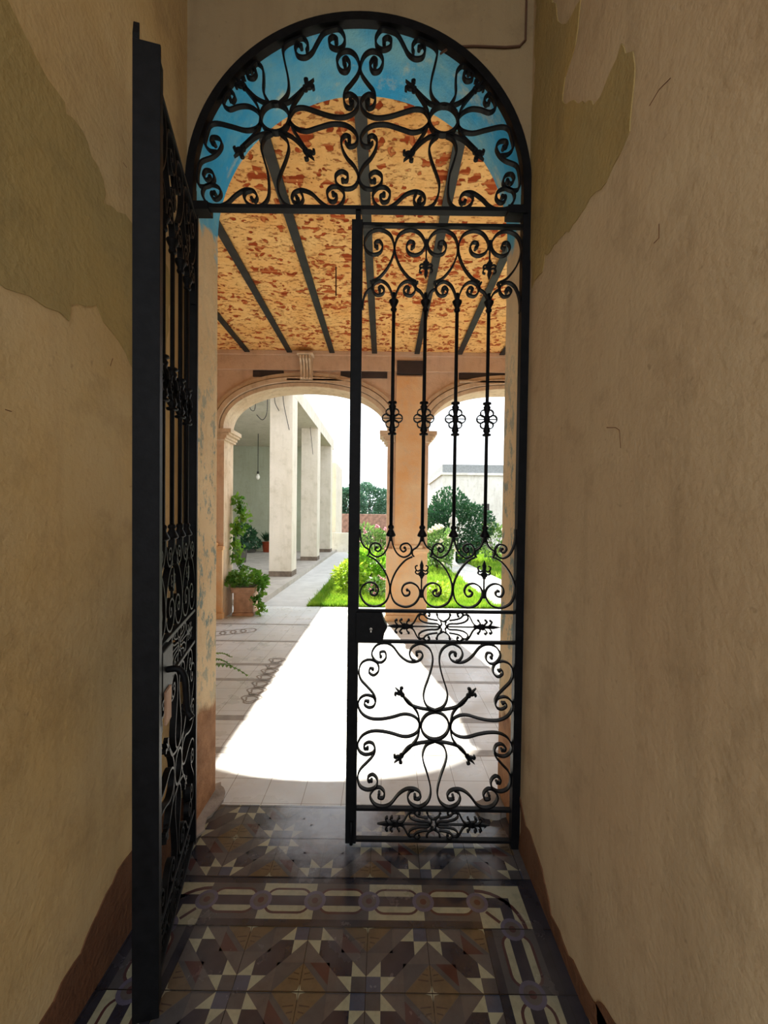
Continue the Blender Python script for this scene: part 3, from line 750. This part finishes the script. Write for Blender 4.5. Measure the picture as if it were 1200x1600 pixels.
FAN = [
    ([(580, 582), (548, 520), (552, 440), (548, 375), (510, 335), (465, 342), (440, 385), (455, 425), (490, 430), (508, 398), (490, 372), (476, 385)], (0, 1)),
    ([(640, 583), (685, 540), (703, 490), (700, 420), (683, 330), (676, 260), (700, 208), (750, 180), (802, 188), (830, 228), (818, 268)], (0, 0)),
    ([(788, 240), (765, 222), (750, 255), (765, 295), (810, 303), (852, 275), (885, 220), (925, 160), (975, 130), (1025, 132), (1055, 180), (1048, 228), (1010, 252), (966, 235), (960, 196), (985, 178), (1010, 196), (1002, 222)], (1, 1)),
    ([(1052, 350), (1040, 322), (1062, 305), (1082, 342), (1060, 385), (1020, 375), (1003, 320), (1030, 272), (1080, 262), (1120, 290), (1139, 345), (1130, 400), (1085, 460), (1050, 500), (1037, 550), (1048, 592), (1078, 602), (1095, 572), (1078, 560)], (1, 1)),
    ([(700, 660), (735, 615), (790, 605), (860, 625), (940, 650), (1020, 660), (1085, 640), (1122, 595), (1118, 548), (1080, 520), (1045, 530)], (0, 0)),
    ([(700, 690), (740, 730), (800, 745), (870, 725), (960, 700), (1040, 705), (1092, 738), (1114, 785), (1098, 826), (1058, 834), (1038, 808)], (0, 0)),
    ([(1062, 806), (1068, 780), (1040, 768), (1014, 795), (1018, 850), (1045, 905), (1085, 950), (1108, 1000), (1104, 1050), (1070, 1085), (1015, 1088), (975, 1060), (972, 1010), (1010, 985), (1045, 1005), (1038, 1042), (1014, 1040)], (1, 1)),
    ([(952, 1122), (975, 1135), (958, 1168), (925, 1160), (915, 1112), (945, 1080), (990, 1082), (1020, 1122), (1008, 1172), (970, 1203), (920, 1203), (870, 1170), (820, 1122), (760, 1102), (712, 1118), (697, 1158), (720, 1180), (742, 1162), (728, 1148)], (1, 1)),
    ([(590, 765), (545, 790), (522, 850), (535, 920), (555, 1000), (560, 1100), (545, 1165), (500, 1203), (440, 1198), (405, 1160), (412, 1122), (450, 1108)], (0, 0)),
    ([(640, 765), (678, 800), (690, 850), (670, 920), (635, 1000), (615, 1060), (620, 1130), (650, 1185), (700, 1205), (748, 1188), (767, 1150), (752, 1112)], (0, 0)),
    ([(452, 1160), (472, 1172), (484, 1145), (462, 1110), (410, 1105), (350, 1140), (300, 1185), (245, 1205), (180, 1192), (148, 1140), (162, 1092), (210, 1076), (255, 1098), (260, 1140), (230, 1165), (205, 1150), (205, 1125), (225, 1128)], (1, 1)),
    ([(200, 1032), (178, 1048), (158, 1022), (175, 990), (212, 998), (225, 1045), (190, 1082), (135, 1085), (106, 1045), (112, 985), (150, 937), (220, 908), (262, 872), (280, 830), (262, 795), (222, 792), (214, 822), (236, 832)], (1, 1)),
    ([(530, 665), (500, 625), (450, 600), (390, 603), (335, 620), (300, 595), (296, 550), (315, 512), (350, 512), (372, 545), (358, 574), (342, 560)], (0, 1)),
    ([(528, 695), (495, 732), (430, 745), (350, 725), (260, 705), (205, 715), (178, 760), (176, 830), (205, 870), (250, 878)], (0, 0)),
    ([(790, 495), (735, 545), (690, 575), (612, 590)], (0, 0)), ([(790, 500), (740, 570), (712, 620), (702, 670)], (0, 0)),
    ([(440, 490), (500, 550), (560, 580), (612, 590)], (0, 0)), ([(436, 494), (490, 565), (515, 620), (522, 670)], (0, 0)),
    ([(410, 850), (480, 790), (540, 765), (612, 752)], (0, 0)), ([(405, 845), (480, 775), (512, 730), (524, 670)], (0, 0)),
    ([(790, 860), (740, 805), (690, 770), (612, 752)], (0, 0)), ([(795, 855), (740, 770), (712, 720), (702, 670)], (0, 0)),
]
for mx in (1, -1):
    for st, nb in FAN:
        # squeeze the strands of the far side a touch so they stay inside the arch
        pts = [(mx * u, v) for u, v in (fz(p_) for p_ in st)]
        q = []
        for (u, v) in pts:
            if v > SPR:
                r = math.hypot(u / (HR - .045), (v - SPR) / (.715 - .045))
                if r > 1: u, v = u / r, SPR + (v - SPR) / r
            elif abs(u) > HR - .045: u = math.copysign(HR - .045, u)
            q.append((u, v))
        scroll(q, fa, nub=nb, th=.0080, dp=.0095, sub=4)
    c = fz((612, 670))
    MB().ribbon([(mx * c[0] + .060 * math.cos(a * math.pi / 18), c[1] + .060 * math.sin(a * math.pi / 18)) for a in range(36)], .009, -.013, .013, closed=True).build('ring', M['iron'], fa)
    for (tx, ty, dx, dz) in ((795, 495, 1, 1), (438, 492, -1, 1), (415, 845, -1, -1), (785, 855, 1, -1)):
        u, v = fz((tx, ty)); fleur(mx * u, v, math.atan2(dz, mx * dx), .046, fa)
# cable along the wall above the arch
pts = [aty(a, b, GY - .006) for a, b in ((688, 84), (700, 76), (715, 73), (740, 72), (790, 74), (812, 72), (821, 62), (822, 30), (823, -20))]
tag(MB().tube(pts, .0045).build('wall_cable', M['rust']), 'thin brown cable running along the wall above the fanlight', 'cable')

# ------------------------------------------------------------------ left colonnade
CXF = -2.03
struct(MB().box(-7.2, -1.93, 6.63, 19.9, -.1, .09).build('floor_colonnade', M['concrete']))
struct(MB().box(-7.2, CXF, AY1 + .01, 16.8, 4.10, 4.46).build('ceiling_colonnade', M['white']))
struct(MB().box(-7.2, CXF - .45, 16.2, 16.5, .09, 4.1).build('wall_colonnade_end', M['greenwhite']))
struct(MB().box(-7.5, -7.2, AY1, 16.5, .0, 4.46).build('wall_colonnade_left', M['greenwhite']))
struct(MB().box(CXF - .45, CXF, 17.6, 20.2, .0, 3.7).build('wall_colonnade_stub', M['white']))
for (y, wx, nm) in ((9.25, .50, 'nearest'), (12.75, .50, 'second'), (15.9, .42, 'farthest')):
    c_ = thing('square_column', 'pale plastered square column of the left colonnade, %s of three' % nm, 'column', (CXF - wx / 2, y + .25, .09))
    MB().box(-wx / 2, wx / 2, -.25, .25, .0, 4.01).build('shaft', M['white'], c_, .006)
    MB().box(-wx / 2 - .005, wx / 2 + .005, -.255, .255, 0, .12).build('base', M['stainbase'], c_, .004)
def cable(pix, Y, label, r=.008):
    P_ = [tuple(aty(a, b, Y)) for a, b in pix]; P_ = [(P_[0][0], Y, 4.11)] + P_
    tag(MB().tube(spline(P_, 4), r, 5).build('hanging_wire', M['cable']), label, 'wire', 'loose wires under the colonnade roof')
cable([(442, 616), (444, 635), (452, 672)], 9.2, 'loose black wire dangling down the face of the nearest column')
cable([(418, 612), (417, 645), (410, 656), (401, 648)], 8.6, 'black wire hooking back up, left of the nearest column')
cable([(400, 620), (398, 640), (392, 640), (388, 628)], 8.6, 'short looped black wire near the arch crown')
cable([(429, 618), (430, 630), (436, 642)], 9.2, 'short loose wire at the top left of the nearest column')
cable([(485, 671), (487, 690), (489, 710)], 12.6, 'wire hanging on the second column of the colonnade')
lbp = aty(403, 742, 13.7)
lb = thing('hanging_bulb', 'white light bulb on a long flex under the colonnade ceiling', 'bulb', (lbp.x, lbp.y, lbp.z))
MB().tube([(0, 0, .06), (0, 0, 4.1 - lbp.z)], .012, 5).build('flex', M['cable'], lb)
MB().lathe([(.03, .10), (.03, .02), (.06, -.04), (.065, -.09), (.04, -.14), (.005, -.16)][::-1], (0, 0, 0), 10).build('glass_bulb', M['bulb'], lb)
MB().lathe([(.035, .0), (.035, .08)], (0, 0, .03), 8).build('socket', M['cable'], lb)

# ------------------------------------------------------------------ plants
def leaf(mb, p, d, L, wd, up=Vector((0, 0, 1)), fold=.15, tri=False):
    d = d.normalized(); s = d.cross(up)
    if s.length < 1e-3: s = Vector((1, 0, 0))
    s.normalize(); n = s.cross(d)
    a = p; b = p + d * L * .45 + s * wd * .5 + n * wd * fold; c = p + d * L - n * L * .12; e = p + d * L * .45 - s * wd * .5 + n * wd * fold; m = p + d * L * .45
    mb.add([a, b, c, e, m], [(0, 1, 4), (1, 2, 4), (0, 4, 3), (4, 2, 3)])
def rdir(rnd, upb=0):
    v = Vector((rnd.gauss(0, 1), rnd.gauss(0, 1), rnd.gauss(0, 1) + upb)); return v.normalized()
def crown(center, rad, n, L, seed, lump=.25, fill=.35):
    rnd = random.Random(seed); mb = MB(); ph = [(rdir(rnd), rnd.uniform(.6, 1.3)) for _ in range(9)]
    for _ in range(n):
        u = rdir(rnd); k = 1 + lump * max(0, max(u.dot(a) ** 5 * b if u.dot(a) > 0 else 0 for a, b in ph)) - lump * .5
        r = k * (1 - fill * rnd.random() ** 2)
        p = Vector(center) + Vector((u.x * rad[0], u.y * rad[1], u.z * rad[2])) * r
        if p.z < .02: continue
        leaf(mb, p, (u + rdir(rnd) * .9 + Vector((0, 0, .2))), L * rnd.uniform(.6, 1.3), L * .55 * rnd.uniform(.7, 1.2), rdir(rnd))
    return mb
def branches(base, center, rad, n, seed, r=.02):
    rnd = random.Random(seed); mb = MB(); b = Vector(base); c = Vector(center)
    for _ in range(n):
        u = rdir(rnd, .6); e = c + Vector((u.x * rad[0], u.y * rad[1], u.z * rad[2])) * .75
        if e.z < base[2] + .1: e.z = base[2] + .2
        m_ = b.lerp(e, .4) + Vector((0, 0, .1 * (e - b).length)); mb.tube([b, m_, e], [r, r * .7, r * .3], 5)
    return mb
def bush(name, label, cat, base, rad, n, L, mat, seed, group=None, h0=None, flowers=0, fm=None, fs=.04, trunk=.02, lump=.45):
    c = (base[0], base[1], base[2] + (rad[2] * 1.0 if h0 is None else h0))
    t = thing(name, label, cat, base, 0, group); inv = Vector(base)
    f = crown(c, rad, n, L, seed, lump, .45); f.xf(lambda v: v - inv); f.build('foliage', mat, t)
    b = branches(base, c, rad, 7, seed, trunk); b.xf(lambda v: v - inv); b.build('stems', M['bark'], t)
    rnd = random.Random(seed + 5); proto = None
    for k in range(flowers):
        while True:
            u = rdir(rnd, .4)
            if u.y < .1: break
        p = Vector(c) - inv + Vector((u.x * rad[0], u.y * rad[1], u.z * rad[2])) * 1.0
        if proto is None:
            mb = MB(); r2 = random.Random(3)
            for _ in range(16): leaf(mb, Vector((0, 0, 0)), rdir(r2), fs, fs * .9, rdir(r2))
            proto = mb.build('blossom', fm, t); o = proto
        else: o = proto.copy(); C.objects.link(o)
        o.location = p; o.scale = (1, 1, 1)
    return t
def PB(px, py): p = atz(px, py); return (p.x, p.y, -.03)

# grass: one object of blades, thicker near the edge
rnd = random.Random(11); gm = MB()
def inpoly(x, y, P):
    c = False; j = len(P) - 1
    for i in range(len(P)):
        if (P[i][1] > y) != (P[j][1] > y) and x < (P[j][0] - P[i][0]) * (y - P[i][1]) / (P[j][1] - P[i][1]) + P[i][0]: c = not c
        j = i
    return c
cnt = 0
while cnt < 52000:
    y = 6.66 + 13 * rnd.random() ** 2.2; x = rnd.uniform(-1.2, .35 * y + .6)
    if inpoly(x, y, PATH): continue
    if -.0 < x < .6 and y > 7.4 and rnd.random() < .7: cnt += 0
    cnt += 1
    h = rnd.uniform(.05, .12) * (1 + .05 * (y - 6.6)); a = rnd.uniform(0, math.pi); wd = .007 * (1 + .22 * (y - 6.6))
    dx, dy = math.cos(a) * wd, math.sin(a) * wd; lx, ly = rnd.gauss(0, .3) * h, rnd.gauss(0, .3) * h
    gm.add([(x - dx, y - dy, -.03), (x + dx, y + dy, -.03), (x + lx, y + ly, -.03 + h)], [(0, 1, 2)])
o = gm.build('lawn_grass', M['grass']); tag(o, 'bright green grass of the garden lawn beyond the arches', 'grass', kind='stuff')

# planter with ivy climbing the arch jamb
pp = atz(378, 963)
pl = thing('terracotta_planter', 'square terracotta planter box with ivy at the foot of the left arch', 'planter', (pp.x, pp.y + .17, 0), R(4))
q = MB(); q.box(-.15, .15, -.17, .17, 0, .045); q.box(-.135, .135, -.155, .155, .045, .33); q.box(-.16, .16, -.18, .18, .33, .375); q.box(-.17, .17, -.19, .19, .375, .41)
q.build('box', M['terracotta'], pl, .005)
MB().box(-.10, .10, -.162, -.15, .09, .29).build('front_panel', M['terracotta'], pl, .003)
MB().box(-.15, .15, -.17, .17, .38, .415).build('soil', M['soil'], pl)
rn = random.Random(21); iv = MB()
for _ in range(520):
    a = rn.uniform(0, 6.28); r = rn.random() ** .5 * .30; p = Vector((r * math.cos(a), r * math.sin(a) * .8 - .03, .40 + rn.random() * .30 * (1 - r * 2.4) + .03))
    leaf(iv, p, Vector((math.cos(a), math.sin(a), rn.uniform(-.3, .8))), rn.uniform(.05, .085), rn.uniform(.04, .065), rdir(rn))
for k in range(130):   # trailing strand down the right side
    t = rn.random(); p = Vector((.2 + .05 * math.sin(t * 9) + rn.gauss(0, .03), -.10 + rn.gauss(0, .04), .46 - .42 * t))
    leaf(iv, p, Vector((rn.gauss(.4, .5), -.5, rn.gauss(-.3, .4))), .07, .055, rdir(rn))
iv.build('ivy', M['ivy'], pl)
vm = MB(); vl = MB(); path = []
for k in range(25):
    t = k / 24; path.append(Vector((-.13 + .03 * math.sin(t * 11) + .00 * t, .05 + .04 * math.cos(t * 7), .42 + 1.32 * t)))
vm.tube(path, .006, 5); vm.tube([p + Vector((.03 * math.sin(i * .8), -.02, 0)) for i, p in enumerate(path)], .005, 5)
for _ in range(250):
    t = rn.random(); p = path[int(t * 24)] + Vector((rn.gauss(.02, .045), rn.gauss(-.03, .03), rn.uniform(0, .06)))
    leaf(vl, p, Vector((rn.gauss(.25, .7), -.6, rn.gauss(-.4, .5))), rn.uniform(.06, .12), rn.uniform(.045, .09), rdir(rn))
vm.build('vine_stem', M['stem'], pl); vl.build('vine_leaves', M['ivy'], pl)

# fern just beyond the left jamb
fe = thing('potted_fern', 'small fern whose fronds reach past the left jamb onto the pale tiles', 'fern', (-1.52, 3.2, 0))
MB().lathe([(.07, 0), (.10, .16), (.105, .17), (.09, .17), (.085, .15)], (0, 0, 0), 14).build('pot', M['terracotta'], fe)
for k in range(12):
    a = k * .55 - 1.2; L = .34 + .08 * (k % 3); fm_ = MB(); pts = []
    for i in range(9):
        t = i / 8; pts.append(Vector((math.cos(a) * L * t, math.sin(a) * L * t, .17 + .16 * math.sin(t * 2.4) - .06 * t)))
    fm_.tube(pts, .003, 4)
    for i in range(1, 9):
        for s_ in (-1, 1):
            d = Vector((-math.sin(a) * s_, math.cos(a) * s_, -.1)) + Vector((math.cos(a), math.sin(a), 0)) * .4
            for e in (0, .5): leaf(fm_, pts[i - 1].lerp(pts[i], 1 - e), d, .085 * (1.1 - i / 9), .026)
    fm_.build('frond', M['fern'], fe)

# pots at the far end of the colonnade
def pot_plant(px, py, Y, label, mat, pm, r, h, n, L, sp, ph=.3, seed=1, spiky=False):
    p = aty(px, py, Y); t = thing('potted_plant', label, 'potted plant', (p.x, Y, .09))
    MB().lathe([(r * .7, 0), (r, ph), (r * 1.08, ph), (r * 1.08, ph * .88)][:3] + [(r * .9, ph * .97)], (0, 0, 0), 14).build('pot', pm, t)
    rn = random.Random(seed); m = MB()
    for _ in range(n):
        if spiky: leaf(m, Vector((rn.gauss(0, r * .3), rn.gauss(0, r * .3), ph)), Vector((rn.gauss(0, .5), rn.gauss(0, .5), 1)), h * rn.uniform(.6, 1), .05)
        else:
            u = rdir(rn, .2); leaf(m, Vector((u.x * sp, u.y * sp, ph + h / 2 + u.z * h / 2)), u + rdir(rn), L, L * .6, rdir(rn))
    m.build('leaves', mat, t)
pot_plant(417, 862, 15.6, 'dark spiky plant in an orange pot at the colonnade end', M['dark'], M['orangepot'], .19, .55, 40, .3, .25, .38, 3, True)
pot_plant(392, 862, 15.3, 'low dark plant against the far end wall, left of the orange pot', M['dark'], M['greypot'], .22, .35, 150, .14, .3, .15, 4)
pot_plant(377, 862, 12.0, 'large dark-leaved plant in a pale pot beside the ivy', M['dark'], M['greypot'], .18, .62, 320, .16, .34, .42, 5)

# middle beds seen between the gate bars
bush('leafy_plant', 'broad-leaved lime green plants at the front of the flower bed', 'plant', PB(574, 915), (.38, .34, .34), 520, .20, M['broad'], 31)
bush('leafy_plant', 'yellow-green shrub at the lawn edge, just left of the meeting stile', 'plant', PB(545, 922), (.26, .25, .30), 420, .10, M['lime'], 32)
bush('flowering_shrub', 'low flowering plant in the bed near the bottom of the closed leaf', 'shrub', PB(590, 932), (.18, .2, .20), 260, .07, M['rose'], 33, flowers=9, fm=M['petalp'], fs=.03)
bush('rose_bush', 'tall rose bush with pink blooms left of the central pier', 'shrub', PB(586, 883), (.52, .45, .62), 1100, .11, M['rose'], 34, flowers=14, fm=M['petalp'], fs=.07)
bush('rose_bush', 'white-flowered rose bush right of the central pier', 'shrub', PB(684, 890), (.46, .4, .62), 950, .11, M['rose'], 35, flowers=14, fm=M['petalw'], fs=.08)
bush('rose_bush', 'pale rose bush at the right by the jamb of the archway', 'shrub', PB(773, 878), (.62, .5, .70), 950, .12, M['rose'], 36, flowers=12, fm=M['petalw'], fs=.08)
bush('flower_clump', 'low mixed clump of flowers by the pier foot on the lawn', 'plant', PB(682, 935), (.22, .25, .16), 260, .07, M['lime'], 39, flowers=6, fm=M['petalw'], fs=.03)
bush('round_shrub', 'big dark green shrub behind the small white statue', 'shrub', PB(712, 878), (1.05, .9, 1.12), 5200, .13, M['dark'], 37, trunk=.04)
bush('round_shrub', 'dark green shrub merging with the bigger one, beside the pier', 'shrub', PB(686, 872), (.62, .6, 1.05), 2000, .14, M['dark'], 38, trunk=.03)
bush('hedge_shrub', 'small dark hedge shrub in front of the brick garden wall', 'shrub', PB(566, 856), (.55, .4, .42), 600, .13, M['dark'], 40)
# statue on a slim pedestal
sp_ = atz(707, 884); st = thing('garden_statue', 'small white statue on a slim pedestal where the path ends', 'statue', (sp_.x, sp_.y, 0))
MB().lathe([(.16, 0), (.16, .06), (.11, .10), (.085, .14), (.075, .9), (.10, .93), (.17, .97), (.17, 1.02)], (0, 0, 0), 14).build('pedestal', M['marble'], st)
MB().box(-.2, .2, -.2, .2, -.02, .03).build('plinth', M['marble'], st)
sm = MB(); sm.lathe([(.10, 0), (.115, .05), (.10, .2), (.085, .28), (.105, .36), (.11, .42), (.05, .47), (.035, .49)], (0, 0, 1.02), 12)
sm.ball((0, -.01, 1.56), .06, 10, 1.25); sm.tube([(.09, 0, 1.42), (.13, -.04, 1.3), (.06, -.10, 1.26)], [.035, .03, .022], 6); sm.tube([(-.09, 0, 1.42), (-.13, -.04, 1.3), (-.05, -.10, 1.3)], [.035, .03, .022], 6)
sm.build('figure', M['marble'], st)

# far walls, house, trees
tag(MB().box(-4.4, 1.6, 24, 24.3, -.03, 1.62).build('garden_wall', M['farbrick'], None, .02), 'low reddish brick wall across the back of the garden', 'garden wall')
tag(MB().box(-2.6, -1.15, 17.2, 17.5, -.03, .78).build('low_wall', M['housewall'], None, .01), 'short low white wall at the end of the side path', 'low wall')
h0 = aty(691, 800, 22); h = thing('garden_house', 'flat-roofed pale house behind the garden at the right', 'house', (h0.x, 22, -.03))
MB().box(0, 8, 0, 6.5, 0, 3.78).build('wall', M['housewall'], h)
MB().box(-.12, 8.1, -.12, 6.6, 3.72, 3.84).build('cornice', M['housewall'], h, .01)
MB().box(-.02, 8, -.02, 6.5, 3.84, 4.28).build('parapet', M['parapet'], h)
MB().box(2.08, 2.45, -.03, .05, 1.0, 2.25).build('window', M['slot'], h)
def tree(px, py, Y, rx, rz, label, seed, mat='tree'):
    c = aty(px, py, Y); t = thing('garden_tree', label, 'tree', (c.x, Y, -.03), 0, 'trees beyond the brick wall')
    f = crown((0, 0, c.z + .03), (rx, rx * .8, rz), 3600, .24, seed, .5); f.build('foliage', M[mat], t)
    b = MB(); b.tube([(0, 0, 0), (.1, 0, c.z * .5), (0, 0, c.z)], [.18, .14, .08], 7)
    bb = branches((0, 0, max(.5, c.z - rz)), (0, 0, c.z), (rx, rx, rz), 8, seed, .06); b.add(bb.v, bb.f); b.build('trunk', M['bark'], t)
tree(576, 788, 33, 1.6, 1.55, 'round bluish-green tree rising above the brick wall in the arch centre', 51)
tree(538, 790, 29, 1.2, 1.3, 'smaller tree beyond the wall, right of the colonnade end', 52)
tree(606, 796, 36.5, 1.3, 1.25, 'low tree beyond the wall, partly behind the central pier', 53)
